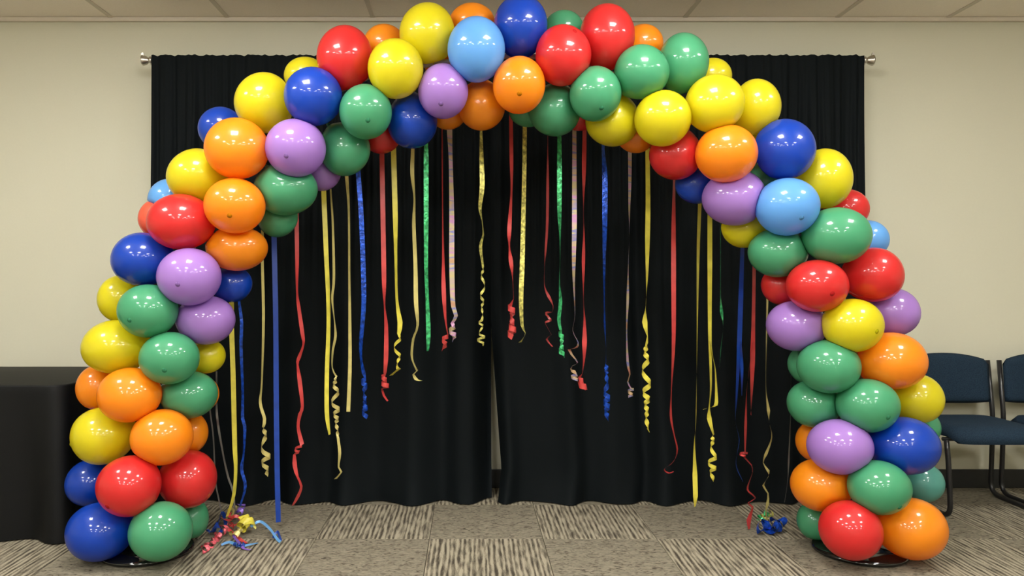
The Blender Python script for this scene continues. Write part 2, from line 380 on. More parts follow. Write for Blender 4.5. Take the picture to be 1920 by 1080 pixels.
# ------------------------------------------------------------------ draped table
TXE, TXS, TYF, TYK, TH = -1.815, -3.60, 3.31, 4.06, .70
tb = empty('folding_table', ((TXE + TXS) / 2, (TYF + TYK) / 2, 0)); tag(tb, 'folding table hidden under the black cloth beside the arch', 'table')
hx, hy = (TXE - TXS) / 2 - .045, (TYK - TYF) / 2 - .045
bm_obj('tabletop', box_bm(-hx, hx, -hy, hy, TH - .04, TH - .004, .006), M['tabletop'], tb)
for sx in (-1, 1):
    for sy in (-1, 1):
        V, F = tube([(sx * (hx - .2), sy * (hy - .08), 0), (sx * (hx - .2), sy * (hy - .08), TH - .04)], .014); mesh_obj('leg', V, F, M['blackmetal'], tb, True)
def tablecloth():
    r = .075
    cor = [(TXE - r, TYK - r, 0), (TXS + r, TYK - r, PI / 2), (TXS + r, TYF + r, PI), (TXE - r, TYF + r, 1.5 * PI)]
    pts = []
    for ci, (cx, cy, a0) in enumerate(cor):
        for k in range(11):
            a = a0 + PI / 2 * k / 10; pts.append((cx + r * math.cos(a), cy + r * math.sin(a), math.cos(a), math.sin(a), math.sin(PI * k / 10)))
        nx = cor[(ci + 1) % 4]; a = a0 + PI / 2
        p0 = (cx + r * math.cos(a), cy + r * math.sin(a)); p1 = (nx[0] + r * math.cos(a), nx[1] + r * math.sin(a))
        n = 70 if ci in (0, 2) else 30
        for k in range(1, n): t = k / n; pts.append((p0[0] * (1 - t) + p1[0] * t, p0[1] * (1 - t) + p1[1] * t, math.cos(a), math.sin(a), 0))
    n = len(pts); V = []; rows = 22; s = 0; L = [0]
    for i in range(1, n): L.append(L[-1] + math.hypot(pts[i][0] - pts[i - 1][0], pts[i][1] - pts[i - 1][1]))
    # rolled top edge then skirt
    for k in range(4):
        a = PI / 2 * k / 3; q = .008
        for p in pts: V.append((p[0] - p[2] * q * (1 - math.sin(a)), p[1] - p[3] * q * (1 - math.sin(a)), TH - q * (1 - math.cos(a))))
    rnd = np.random.default_rng(5); ph = rnd.uniform(0, 6.28, 8)
    for j in range(1, rows + 1):
        v = j / rows
        for i, p in enumerate(pts):
            l = L[i]
            f = .010 * math.sin(l * 17 + ph[0]) + .007 * math.sin(l * 29 + ph[1]) + .008 * math.sin(l * 9.3 + ph[2])
            dcor = min(abs(l - c) for c in CORN(L, pts))
            cone = .055 * math.exp(-(dcor / .05) ** 2) - .030 * math.exp(-((dcor - .13) / .06) ** 2)
            d = v * (f * 1.0 + cone) + .012 * v
            if p[1] > TYK - .06 : d = min(d, .02)
            V.append((p[0] + p[2] * d, p[1] + p[3] * d, (TH - .008) * (1 - v) + .006 * v))
    R = 4 + rows
    F = [(j * n + i, j * n + (i + 1) % n, (j + 1) * n + (i + 1) % n, (j + 1) * n + i) for j in range(R - 1) for i in range(n)]
    F.append(tuple(range(n))[::-1])
    o = mesh_obj('tablecloth', V, F, M['cloth'], None, True)
    tag(o, 'black cloth draped to the floor over the table beside the arch', 'tablecloth')
    mod = o.modifiers.new('es', 'EDGE_SPLIT'); mod.split_angle = math.radians(60)
def CORN(L, pts, _c={}):
    if 'c' not in _c: _c['c'] = [L[i] for i, p in enumerate(pts) if p[4] > .999]
    return _c['c']
tablecloth()

# ------------------------------------------------------------------ chairs
def chair(x, y, label):
    """origin on the floor under the seat's rear edge, facing -Y"""
    e = empty('guest_chair', (x, y, 0)); tag(e, label, 'chair', 'navy guest chairs along the wall')
    hw = .250; r = .0125
    for s in (-1, 1):
        p = fillet([(s * (hw - .002), -.385, .385), (s * (hw - .002), -.40, .30), (s * (hw - .002), -.42, r), (s * (hw - .002), .01, r), (s * (hw - .002), -.01, .43), (s * (hw - .005), .030, .735)], .07, 6)
        V, F = tube(p, r, 10); mesh_obj('side_frame', V, F, M['blackmetal'], e, True)
    for yy, zz in ((-.36, .385), (-.04, .385)):
        V, F = tube([(-hw, yy, zz), (hw, yy, zz)], .010, 10); mesh_obj('cross_bar', V, F, M['blackmetal'], e, True)
    # upholstered seat: waterfall front, domed top
    V, F = [], []; nx, ny = 16, 16
    for side in (1, -1):
        for j in range(ny + 1):
            for i in range(nx + 1):
                u = i / nx * 2 - 1; v = j / ny * 2 - 1
                # rounded square outline
                k = 1 / max(1e-6, (abs(u) ** 6 + abs(v) ** 6) ** (1 / 6)) * max(abs(u), abs(v)) if (u or v) else 1
                X = u * k * .243; Yy = -.215 + v * k * .235
                edge = max(0, 1 - max(abs(u), abs(v)) ** 5)
                z = .405 + (.048 * edge ** .35 if side > 0 else -.022 * edge ** .5)
                if v < -.55: z -= .030 * ((-.55 - v) / .45) ** 2
                V.append((X, Yy, z))
    o = (nx + 1) * (ny + 1)
    for sidx in (0, 1):
        for j in range(ny):
            for i in range(nx):
                a = sidx * o + j * (nx + 1) + i; q = (a, a + 1, a + nx + 2, a + nx + 1); F.append(q if sidx == 0 else q[::-1])
    bmS = bmesh.new(); vs = [bmS.verts.new(v) for v in V]
    for f in F: bmS.faces.new([vs[i] for i in f])
    bmesh.ops.remove_doubles(bmS, verts=bmS.verts, dist=.0008)
    bm_obj('seat', bmS, M['navy'], e, True)
    # backrest: padded, arched top, slightly hollow
    V, F = [], []; nx, nz = 20, 14
    for side in (1, -1):
        for j in range(nz + 1):
            for i in range(nx + 1):
                u = i / nx * 2 - 1; v = j / nz
                top = .735 + .040 * (1 - abs(u) ** 2.2) - .02 * max(0, abs(u) - .9) / .1; bot = .503 + .010 * abs(u) ** 4
                z = bot + (top - bot) * v
                edge = max(0, 1 - max(abs(u), abs(v * 2 - 1)) ** 8) ** .5
                yy = -.008 + .10 * (z - .50) * .9 + .018 * (1 - u * u) - .0 + (-.020 if side > 0 else .016) * edge
                V.append((u * .2395, yy, z))
    o = (nx + 1) * (nz + 1)
    bmS = bmesh.new(); vs = [bmS.verts.new(v) for v in V]
    for sidx in (0, 1):
        for j in range(nz):
            for i in range(nx):
                a = sidx * o + j * (nx + 1) + i; bmS.faces.new([vs[k] for k in (a, a + 1, a + nx + 2, a + nx + 1)])
    bmesh.ops.remove_doubles(bmS, verts=bmS.verts, dist=.0008)
    bm_obj('backrest', bmS, M['navy'], e, True)
    return e
chair(2.598, 4.03, 'navy upholstered guest chair with black sled frame touching the balloon arch')
chair(3.152, 4.03, 'navy upholstered guest chair farther from the balloon arch than its neighbour')

# ------------------------------------------------------------------ arch stand
AY = 3.19
SP = [(277, 1040), (276, 960), (272, 900), (280, 740), (315, 600), (355, 480), (410, 380), (480, 290), (590, 200), (690, 145), (800, 122), (900, 108), (985, 106),
      (1050, 112), (1180, 150), (1290, 205), (1398, 270), (1476, 326), (1513, 395), (1556, 490), (1592, 600), (1620, 740), (1628, 900), (1616, 960), (1611, 1036)]
spine_px = smooth_path(SP, 14)
spine = [at(p[0], p[1], AY) for p in spine_px]
spine_np = np.array([tuple(p) for p in spine])
arch = empty('arch_stand', (spine[0].x, AY, 0)); tag(arch, 'balloon arch frame of a bent pole on two glossy black round bases', 'arch frame')
off = arch.location
V, F = tube([p - off for p in spine], .011, 8); mesh_obj('pole', V, F, M['pole'], arch, True)
base_c = []
for bx in (spine[0].x, spine[-1].x):
    base_c.append((bx, AY))
    V, F = lathe([(.178, 0.0), (.190, .006), (.190, .016), (.180, .024), (.12, .030), (.05, .036), (.03, .06), (.014, .065)], (bx - off.x, 0, 0), (0, 0, 1), 40)
    b = mesh_obj('base', V, F, M['blackgloss'], arch, True)

# ------------------------------------------------------------------ balloons: px centre, px radii, colour, depth offset from the arch pole, tip px or None, label
Fr, Mi, Ba = -.135, -.03, .11
TL, CL = 'table-side leg', 'chair-side leg'
BAL = [
 (188, 996, 61, 53, 'blue', -.14, None, 'big blue balloon resting low over the base of the table-side leg'),
 (302, 995, 57, 54, 'green', -.19, None, 'green balloon resting on the black base of the table-side leg'),
 (242, 911, 57, 56, 'red', -.20, (222, 938), 'red balloon in front, overlapping blue and green lowest on table-side leg'),
 (172, 905, 45, 43, 'blue', .06, None, 'blue balloon half hidden behind the front red one, table-side leg'),
 (350, 898, 54, 53, 'red', 0.0, None, 'red balloon under the orange ones, curtain side of the table-side leg'),
 (356, 973, 34, 38, 'green', .10, None, 'green balloon mostly hidden behind the lowest green one, table-side leg'),
 (194, 817, 57, 53, 'yellow', -.05, (145, 829), 'yellow balloon above the half-hidden blue one on table-side leg'),
 (304, 819, 56, 52, 'orange', Fr, None, 'orange balloon just above two red balloons on table-side leg'),
 (196, 800, 38, 38, 'blue', .13, None, 'blue balloon showing only a sliver above the lowest yellow one, table-side leg'),
 (350, 812, 39, 40, 'orange', .10, None, 'orange balloon peeking out behind another orange one, table-side leg near curtain'),
 (244, 740, 57, 51, 'orange', Fr, None, 'orange balloon in front between two yellow balloons of table-side leg'),
 (186, 726, 39, 42, 'orange', .06, None, 'orange balloon against the black tablecloth, behind the front orange one'),
 (352, 740, 54, 44, 'green', -.02, None, 'wide green balloon pressed under a rounder green one, table-side leg'),
 (373, 739, 37, 34, 'orange', .15, None, 'orange balloon almost fully hidden behind the wide green one, table-side leg'),
 (319, 671, 54, 49, 'green', Fr, (328, 690), 'round green balloon with dark tip below a lavender one, table-side leg'),
 (220, 650, 63, 50, 'yellow', -.04, None, 'large yellow balloon above the draped table, beside two green ones with dark tips'),
 (386, 668, 36, 32, 'yellow', .08, None, 'small-looking yellow balloon tucked under a lavender one near the curtain'),
 (278, 583, 54, 50, 'green', Fr, (263, 599), 'green balloon with dark tip between yellow and lavender balloons, table-side leg'),
 (384, 600, 55, 46, 'lavender', -.03, None, 'lavender balloon above the tucked yellow one near the curtain, table-side leg'),
 (228, 560, 41, 44, 'yellow', .07, None, 'yellow balloon against the bare wall under a big blue one, table-side leg'),
 (356, 519, 58, 54, 'lavender', Fr, (354, 534), 'lavender balloon in front between big blue and squashed orange, table-side leg'),
 (270, 486, 58, 50, 'blue', -.04, None, 'big blue balloon against the bare wall beside a lavender one'),
 (433, 533, 39, 34, 'blue', .07, None, 'dark blue balloon in shade under the squashed orange one, table-side leg'),
 (444, 466, 57, 42, 'orange', -.03, None, 'squashed orange balloon beneath a round orange one, table-side leg'),
 (340, 416, 62, 52, 'red', -.10, None, 'large red balloon beside round orange one, upper table-side leg'),
 (303, 410, 41, 39, 'coral', .10, None, 'coral balloon mostly hidden behind the large red one against the wall'),
 (441, 386, 56, 52, 'orange', Fr - .01, (446, 410), 'round orange balloon with faint tip touching the large red one'),
 (371, 331, 56, 52, 'yellow', -.02, None, 'yellow balloon above the large red one, upper table-side leg'),
 (321, 375, 41, 40, 'light blue', .11, None, 'light blue balloon peeking from behind yellow and red, curtain edge'),
 (536, 355, 59, 49, 'green', -.04, None, 'green balloon under a lavender one on inner side, upper table-side leg'),
 (520, 408, 38, 37, 'green', .07, None, 'dark green balloon in shade below another green, blue streamer under it'),
 (604, 324, 35, 34, 'lavender', .09, None, 'purple balloon in shade behind two green balloons, inner arch edge'),
 (445, 279, 59, 57, 'orange', Fr, None, 'large orange balloon in front beside a lavender one, upper table-side bend'),
 (415, 242, 42, 41, 'blue', .09, None, 'blue balloon behind large orange one, against the black curtain'),
 (555, 278, 56, 54, 'lavender', Fr, (548, 302), 'lavender balloon with dark tip beside the large orange one'),
 (495, 193, 54, 56, 'yellow', -.03, None, 'yellow balloon against black curtain beside a blue one, table-side bend'),
 (647, 280, 47, 50, 'green', .02, None, 'shaded green balloon behind the lavender and light-catching green, table-side bend'),
 (588, 182, 54, 54, 'blue', Fr, None, 'royal blue balloon between yellow, red and green, table-side bend'),
 (573, 143, 40, 35, 'yellow', .10, None, 'yellow balloon mostly hidden behind royal blue and red, table-side bend'),
 (686, 210, 49, 51, 'green', Fr, (696, 236), 'green balloon between royal blue and shaded blue balloons, table-side bend'),
 (647, 110, 52, 61, 'red', -.07, None, 'tall red balloon beside a bright yellow one, table-side top of arch'),
 (773, 225, 47, 53, 'blue', .0, None, 'shaded blue balloon between green and lavender ones, under top of arch'),
 (716, 254, 36, 34, 'red', .10, None, 'dark red balloon in shade under the green and blue, red streamer below'),
 (721, 85, 40, 38, 'orange', .10, None, 'orange balloon behind red and yellow balloons against the wall, top of arch'),
 (742, 130, 52, 55, 'yellow', Fr - .01, None, 'bright yellow balloon in front beside the tall red one'),
 (801, 66, 52, 59, 'yellow', -.05, None, 'tall yellow balloon touching light blue one at top of arch'),
 (831, 171, 47, 51, 'lavender', Fr + .02, (828, 205), 'lavender balloon with dark tip under the light blue one'),
 (840, 206, 36, 37, 'orange', .10, None, 'brownish orange balloon mostly hidden behind the lavender under top of arch'),
 (836, 122, 40, 38, 'orange', .13, None, 'brown orange balloon just glimpsed among lavender, light blue and yellow ones'),
 (885, 45, 43, 37, 'orange', .07, None, 'orange balloon against the ceiling behind the light blue one'),
 (893, 94, 54, 60, 'light blue', Fr - .01, None, 'light blue balloon in front at the top of arch, between yellow and blue'),
 (903, 196, 44, 48, 'orange', .01, None, 'shaded orange balloon between lavender and bright orange, under top of arch'),
 (976, 50, 50, 58, 'blue', -.08, None, 'topmost royal blue balloon cut by the ceiling line'),
 (973, 160, 49, 53, 'orange', Fr - .01, (971, 188), 'bright orange balloon in front directly under the topmost blue one'),
 (1057, 56, 37, 35, 'green', .09, None, 'green balloon behind the topmost blue and two red ones'),
 (1040, 205, 48, 50, 'green', .0, None, 'shaded green balloon between bright orange and front green, under top'),
 (990, 205, 36, 33, 'green', .12, None, 'dark green balloon nearly hidden behind the bright orange, under top of arch'),
 (1056, 104, 52, 56, 'red', Fr - .01, (1073, 70), 'bright red balloon with dark tip in front beside a taller red one'),
 (1138, 71, 51, 62, 'red', -.06, None, 'tall rosy red balloon at the top, behind the bright red one'),
 (1116, 176, 48, 51, 'green', Fr, (1122, 212), 'green balloon with dark tip beneath the two red ones'),
 (1086, 210, 36, 35, 'red', .11, None, 'dark red balloon nearly hidden between two green ones, under top of arch'),
 (1148, 225, 50, 49, 'yellow', .0, None, 'shaded yellow balloon under two green ones, chair-side top of arch'),
 (1206, 83, 37, 36, 'orange', .09, None, 'orange balloon behind tall rosy red and green, against the wall'),
 (1203, 135, 51, 50, 'green', Fr, (1232, 106), 'green balloon with dark tip high up beside another green, chair-side top'),
 (1281, 119, 46, 56, 'green', -.05, None, 'tall green balloon at curtain top, above two yellow ones'),
 (1192, 250, 37, 37, 'orange', .11, None, 'dark orange balloon in shade behind two yellow ones, inner arch edge'),
 (1242, 222, 52, 52, 'yellow', Fr, None, 'yellow balloon beneath green with tip, beside a larger yellow, chair-side bend'),
 (1335, 144, 36, 34, 'yellow', .10, None, 'yellow balloon sliver behind tall green and yellow against curtain top'),
 (1339, 195, 54, 54, 'yellow', Fr + .005, None, 'yellow balloon in front, middle of three yellow in a row'),
 (1418, 201, 43, 52, 'yellow', -.02, None, 'paler yellow balloon against black curtain above royal blue, chair-side bend'),
 (1266, 289, 48, 48, 'red', .0, None, 'dark red balloon beside orange one, inner edge of chair-side bend'),
 (1361, 288, 56, 54, 'orange', Fr, None, 'orange balloon between dark red and royal blue, chair-side bend'),
 (1305, 346, 38, 36, 'blue', .09, None, 'navy blue balloon in shade under dark red and orange ones'),
 (1436, 255, 37, 36, 'yellow', .11, None, 'pale yellow balloon nearly hidden behind royal blue, chair-side bend'),
 (1469, 281, 56, 57, 'blue', -.07, None, 'royal blue balloon above the light blue one, chair-side bend'),
 (1376, 371, 58, 52, 'lavender', -.04, None, 'lavender balloon beneath the orange one, chair-side bend'),
 (1542, 335, 51, 56, 'yellow', -.01, None, 'yellow balloon against curtain edge beside light blue, chair-side bend'),
 (1436, 340, 40, 40, 'green', .12, None, 'green balloon just glimpsed between lavender, blue and light blue ones'),
 (1475, 388, 57, 54, 'light blue', Fr, (1482, 414), 'light blue balloon with tip in front under royal blue, chair-side bend'),
 (1586, 392, 40, 37, 'red', .08, None, 'red balloon behind yellow and green against curtain edge, chair side'),
 (1396, 428, 42, 37, 'yellow', .07, None, 'olive yellow balloon in shade below lavender and light blue ones'),
 (1459, 474, 54, 46, 'green', -.03, None, 'green balloon under light blue one, upper chair-side leg'),
 (1567, 442, 61, 53, 'green', Fr + .01, None, 'large pale green balloon above two red ones, upper chair-side leg'),
 (1626, 449, 37, 36, 'light blue', .10, None, 'light blue balloon peeking behind large pale green against the wall'),
 (1635, 515, 54, 51, 'red', -.05, None, 'bright red balloon against the wall above lavender, chair-side leg'),
 (1531, 536, 55, 49, 'red', Fr, (1537, 551), 'translucent red balloon with dark tip above yellow, chair-side leg'),
 (1467, 536, 38, 36, 'red', .08, None, 'dark red balloon behind translucent red one near the gold streamer'),
 (1672, 585, 47, 45, 'lavender', .03, None, 'lavender balloon against the wall beside the yellow one, chair-side leg'),
 (1598, 610, 54, 50, 'yellow', Fr, (1620, 619), 'bright yellow balloon between two lavender ones, chair-side leg'),
 (1495, 611, 55, 47, 'lavender', -.02, None, 'lavender balloon against the curtain beside yellow, chair-side leg'),
 (1554, 687, 56, 50, 'green', -.11, None, 'green balloon beneath bright yellow and lavender, chair-side leg'),
 (1516, 684, 37, 36, 'green', .09, None, 'dark green balloon peeking behind another green near curtain, chair-side leg'),
 (1670, 676, 63, 53, 'orange', -.08, None, 'large orange balloon beside the navy chair back'),
 (1716, 747, 47, 46, 'yellow', .0, None, 'yellow balloon overlapping the navy chair back'),
 (1528, 757, 49, 44, 'green', .0, None, 'green balloon against curtain beside rounder front green, chair-side leg'),
 (1626, 760, 55, 50, 'green', Fr, (1639, 775), 'round green balloon with tip above lavender and royal blue, chair-side leg'),
 (1533, 828, 39, 38, 'orange', .09, None, 'orange balloon half hidden behind the lavender, chair-side leg'),
 (1720, 800, 38, 36, 'green', .12, None, 'green balloon sliver between yellow and royal blue beside chair seat'),
 (1575, 837, 58, 51, 'lavender', Fr, None, 'lavender balloon above a wide orange one, chair-side leg'),
 (1694, 835, 63, 53, 'blue', -.11, None, 'large royal blue balloon overlapping the navy chair seat'),
 (1542, 909, 56, 48, 'orange', -.04, None, 'wide orange balloon under lavender, near the floor, chair-side leg'),
 (1648, 914, 55, 50, 'green', -.20, (1664, 940), 'green balloon in front between two orange ones, chair-side leg'),
 (1726, 904, 39, 37, 'teal', .05, None, 'translucent teal balloon below royal blue beside chair legs'),
 (1594, 993, 55, 54, 'red', -.20, None, 'red balloon lowest in front over chair-side base'),
 (1707, 990, 63, 56, 'orange', -.14, None, 'big orange balloon lowest over the chair-side base'),
 (1533, 977, 37, 36, 'green', .09, None, 'green balloon behind the lowest red one near the floor, chair-side leg'),
]
def build_balloons():
    n = len(BAL); cen = np.zeros((n, 3)); rad = np.zeros((n, 3)); prio = np.zeros(n)
    for k, (cx, cy, rx, ry, col, dy, tip, lab) in enumerate(BAL):
        Y = AY + dy; c = at(cx, cy, Y); s = Y / FPX
        rad[k] = (rx * s, (rx + ry) / 2 * s, ry * s); cen[k] = c; prio[k] = 1 + .55 * dy
    nu, nv = 40, 26; built = []
    for k, (cx, cy, rx, ry, col, dy, tip, lab) in enumerate(BAL):
        c = cen[k]; near = spine_np[np.argmin(((spine_np - c) ** 2).sum(1))]
        if tip:
            ex, ez = (tip[0] - cx) / rx, -(tip[1] - cy) / ry; d = np.array((ex, -math.sqrt(max(.02, 1 - ex * ex - ez * ez)), ez))
        else:
            d = c - near
            if np.linalg.norm(d) < .02: d = np.array((0, -1., 0))
        d = d / np.linalg.norm(d)
        a = np.array((0, 0, 1.)) if abs(d[2]) < .9 else np.array((1., 0, 0)); u = np.cross(d, a); u /= np.linalg.norm(u); v = np.cross(d, u)
        V = [];
        for j in range(nv + 1):
            th = PI * j / nv; t = math.cos(th); rr = math.sin(th) * (1 + .06 * t)
            ext = t if t > -.85 else t - .05 * ((-.85 - t) / .15) ** 2
            for i in range(nu):
                p = 2 * PI * i / nu; V.append(d * ext + (u * math.cos(p) + v * math.sin(p)) * rr)
        V = np.array(V)
        for ax in (0, 2):                         # fit the measured width and height
            lo, hi = V[:, ax].min(), V[:, ax].max(); V[:, ax] = (V[:, ax] - (lo + hi) / 2) * 2 / (hi - lo)
        V = V * rad[k]
        # flattened contact faces against pressing neighbours
        smin = np.ones(len(V))
        for m in range(n):
            if m == k or np.any(np.abs(cen[m] - c) > rad[m] + rad[k] * 1.15): continue
            def g(s): 
                P = V * s[:, None]
                return prio[k] * np.linalg.norm(P / rad[k], axis=1) - prio[m] * np.linalg.norm((P + c - cen[m]) / rad[m], axis=1)
            one = np.ones(len(V)); hit = (g(one) > 0) & (np.linalg.norm((V + c - cen[m]) / rad[m], axis=1) < 1.12)
            if not hit.any(): continue
            lo = np.full(len(V), .25); hi = one.copy()
            for _ in range(18):
                mid = (lo + hi) / 2; pos = g(mid) > 0; hi = np.where(pos, mid, hi); lo = np.where(pos, lo, mid)
            smin = np.where(hit, np.minimum(smin, lo * .996), smin)
        V = V * smin[:, None]
        dq = spine_np - c; dist = np.linalg.norm(dq, axis=1)
        for qi in np.where(dist < rad[k].max() * 1.15)[0]:      # pressed flat against the pole
            nq = dq[qi] / dist[qi]; ex_ = V @ nq - max(.02, dist[qi] - .014); V = V - np.outer(np.maximum(ex_, 0), nq)
        W = V + c
        W[:, 2] = np.maximum(W[:, 2], .010)
        for bx, by in base_c:
            inb = np.hypot(W[:, 0] - bx, W[:, 1] - by) < .20
            W[inb, 2] = np.maximum(W[inb, 2], .033); inh = np.hypot(W[:, 0] - bx, W[:, 1] - by) < .075
            W[inh, 2] = np.maximum(W[inh, 2], .068)
        V = W - c
        F = [(j * nu + i, (j + 1) * nu + i, (j + 1) * nu + (i + 1) % nu, j * nu + (i + 1) % nu) for j in range(nv) for i in range(nu)]
        bm = bmesh.new(); vs = [bm.verts.new(p) for p in V]
        for f in F:
            bm.faces.new([vs[i] for i in f])
        bmesh.ops.remove_doubles(bm, verts=bm.verts, dist=1e-6)
        o = bm_obj('balloon', bm, M['b_' + col], None, True); o.location = c
        tag(o, lab, 'balloon', 'balloons of the arch')
        built.append((o, V.copy(), c.copy(), d.copy(), col, near.copy()))
        if tip:
            t0 = V[:nu].mean(0)
            VV, FF = lathe([(.0115, -.0022), (.0095, .0004), (.0055, .0020), (.0015, .0032)], tuple(t0), tuple(d), 14)
            mesh_obj('tip', VV, FF, M['t_' + col], o, True)
    place_knots(built)
def place_knots(built):
    bvh = [BVHTree.FromPolygons([tuple(v.co + o.location) for v in o.data.vertices], [tuple(p.vertices) for p in o.data.polygons]) for o, *_ in built]
    fixed = [BVHTree.FromPolygons([tuple(v.co + off) for v in ch.data.vertices], [tuple(p.vertices) for p in ch.data.polygons]) for ch in arch.children]
    knots = []
    for k, (o, V, c, d, col, near) in enumerate(built):
        nb = [bvh[m] for m in range(len(built)) if m != k and np.linalg.norm(built[m][2] - c) < .34] + fixed
        nrm = V / np.linalg.norm(V, axis=1)[:, None]
        tp = near - c; tp = tp / max(1e-6, np.linalg.norm(tp)); score = nrm @ tp - .8 * (nrm @ d)
        score = np.where(nrm[:, 1] > -.1, score, -9.0)      # never on the side facing the room
        best = None
        for q in np.argsort(-score)[::7]:
            if score[q] < -5: break
            for L, f in ((.040, .9), (.024, .6), (.013, .4)):
                prof = [(.013 * f, -.004), (.008 * f, .25 * L), (.0045 * f, .55 * L), (.0065 * f, .68 * L), (.0065 * f, .80 * L), (.004 * f, .85 * L), (.009 * f, L)]
                VV, FF = lathe(prof, tuple(V[q]), tuple(nrm[q]), 10)
                t = BVHTree.FromPolygons([tuple(v + Vector(c)) for v in VV], FF)
                bad = sum(len(t.overlap(x)) for x in nb) + sum(len(t.overlap(x)) for x, cc in knots if np.linalg.norm(cc - c) < .4)
                if best is None or bad < best[0]: best = (bad, VV, FF, t)
                if bad == 0: break
            if best[0] == 0: break
        mesh_obj('knot', best[1], best[2], M['b_' + col], o, True); knots.append((best[3], c))
build_balloons()

# ------------------------------------------------------------------ streamers
def ribbon(name, label, mat, segs, W, Y=3.46, up=True, cat='streamer', group='streamers hanging from the arch', floor_y=None):
    """segs: lists of (px, py, visible width px[, Y]) joined in order, or ('curl', x0, y0, x1, y1, turns, radius px, width px)"""
    pos, side = [], []
    first = True
    for sg in segs:
        if sg[0] == 'curl':
            _, x0, y0, x1, y1, turns, r, wd = sg[:8]; Yc = sg[8] if len(sg) > 8 else Y
            n = int(turns * 14); ph = rng.uniform(0, 6.28)
            A, B = at(x0, y0, Yc), at(x1, y1, Yc); k = Yc / FPX
            for i in range(n + 1):
                t = i / n; th = ph + 2 * PI * turns * (t + .05 * math.sin(t * 9)); rr = r * k * (.75 + .4 * math.sin(t * 7 + ph))
                p = A.lerp(B, t) + Vector((math.cos(th), math.sin(th), 0)) * rr
                ax = (B - A).normalized(); tan = Vector((-math.sin(th), math.cos(th), 0))
                pitch = (B - A).length / (2 * PI * turns * rr + 1e-6)
                sd = (ax - tan * min(pitch, 1.0)).normalized() * wd * k / 2
                pos.append(p); side.append(sd)
            first = False
        else:
            pts = list(sg)
            pts = [p if len(p) == 4 else (p[0], p[1], p[2], Y) for p in pts]
            if first and up:
                x, y, w0, Y0 = pts[0]; pts = [(x, y - 62, w0, Y0 - .09), (x, y - 28, w0, Y0 - .03)] + pts
            first = False
            for (x, y, wd, Yp) in smooth_path(pts, 7):
                k = Yp / FPX; a = math.acos(max(.0, min(1, wd / W)))
                p = at(x, y, Yp)
                pos.append(p); side.append(Vector((math.cos(a), math.sin(a), 0)) * W * k / 2)
    # keep neighbouring width vectors pointing the same way
    for i in range(1, len(side)):
        if side[i].dot(side[i - 1]) < 0: side[i] = -side[i]
    V = []
    for p, s in zip(pos, side):
        for q in (p - s, p + s):
            q = q.copy(); q.z = max(q.z, .003); V.append(q)
    c = V[0].copy() if up else sum(V, Vector()) / len(V)
    V = [q - c for q in V]
    F = [(2 * i, 2 * i + 1, 2 * i + 3, 2 * i + 2) for i in range(len(pos) - 1)]
    o = mesh_obj(name, V, F, RM[mat], None, True); o.location = c
    return tag(o, label, cat, group)
ST = lambda *a, **k: ribbon('ribbon_streamer', *a, **k)
ST('wide flat yellow streamer gathered at the floor pile beside the table-side leg', 'yellow', [[(434, 610, 8), (437, 700, 8), (440, 830, 7), (442, 880, 4), (438, 930, 4), (426, 968, 3)]], 9)
ST('thin silver streamer strand closest to the table-side balloons', 'silver', [[(394, 770, 2), (400, 820, 2), (404, 900, 2), (410, 935, 2), (416, 962, 1.5)]], 3, Y=3.56)
ST('thin silver and black strand running down to the floor pile', 'silver', [[(406, 758, 2), (408, 790, 4), (418, 850, 2), (428, 895, 3), (437, 922, 3), (441, 968, 1.5)]], 4, Y=3.55)
ST('narrow twisted blue foil streamer between flat yellow and twisted gold ones', 'bluefoil', [[(448, 562, 3), (453, 605, 5), (452, 650, 5), (455, 730, 3), (455, 785, 5), (459, 800, 5), (457, 850, 2), (453, 880, 6), (460, 912, 4), (450, 950, 2)]], 6)
ST('narrow gold streamer with loose curls ending above floor beside flat blue one', 'gold', [[(492, 492, 4), (494, 600, 4), (491, 715, 1.5), (488, 755, 4), (496, 785, 6), (494, 800, 4)], ('curl', 496, 805, 499, 892, 2.6, 8, 8)], 6)
ST('flat matte blue streamer reaching nearly to the carpet', 'blue', [[(514, 450, 9), (517, 600, 8.5), (518, 750, 9), (520, 900, 9), (522, 979, 8)]], 9.5)
ST('twisted red streamer hanging between flat blue and wide yellow ones', 'red', [[(556, 404, 7), (557, 480, 6), (557, 545, 2), (560, 575, 5), (567, 625, 6), (569, 646, 2), (560, 672, 6), (558, 684, 2), (562, 715, 7), (567, 762, 4), (563, 775, 6), (559, 800, 4), (566, 832, 8)], ('curl', 562, 836, 557, 852, 1.6, 7, 5), [(552, 852, 3), (553, 875, 8), (558, 894, 2), (565, 912, 3), (558, 932, 6), (549, 948, 3)]], 8)
ST('wide yellow streamer under the purple balloon, tapering at its lower end', 'yellow', [[(607, 357, 9), (611, 460, 8), (616, 590, 6), (613, 700, 7), (613, 775, 7), (618, 815, 2)]], 9)
ST('thin gold streamer with tight zigzag curls beside wide yellow one', 'gold', [[(620, 356, 2), (624, 420, 3), (626, 520, 4), (623, 560, 3), (627, 600, 1), (629, 630, 4), (624, 658, 3), (623, 690, 1), (631, 706, 3)], ('curl', 628, 708, 632, 815, 4.4, 7, 7), [(634, 822, 4), (637, 850, 5), (635, 876, 2), (640, 885, 3), (629, 898, 5)]], 6)
ST('narrow gold streamer ending blunt, between gold curls and blue foil', 'gold', [[(650, 330, 6), (654, 395, 3), (655, 520, 3), (656, 610, 5), (656, 690, 6), (653, 772, 7)]], 7)
ST('shiny blue foil streamer with crumpled end, under the shaded green balloon', 'bluefoil', [[(672, 328, 8), (677, 400, 9), (681, 500, 9), (682, 570, 8), (677, 640, 6), (677, 672, 3), (682, 700, 6)], ('curl', 683, 712, 685, 782, 3.6, 5, 8)], 9)
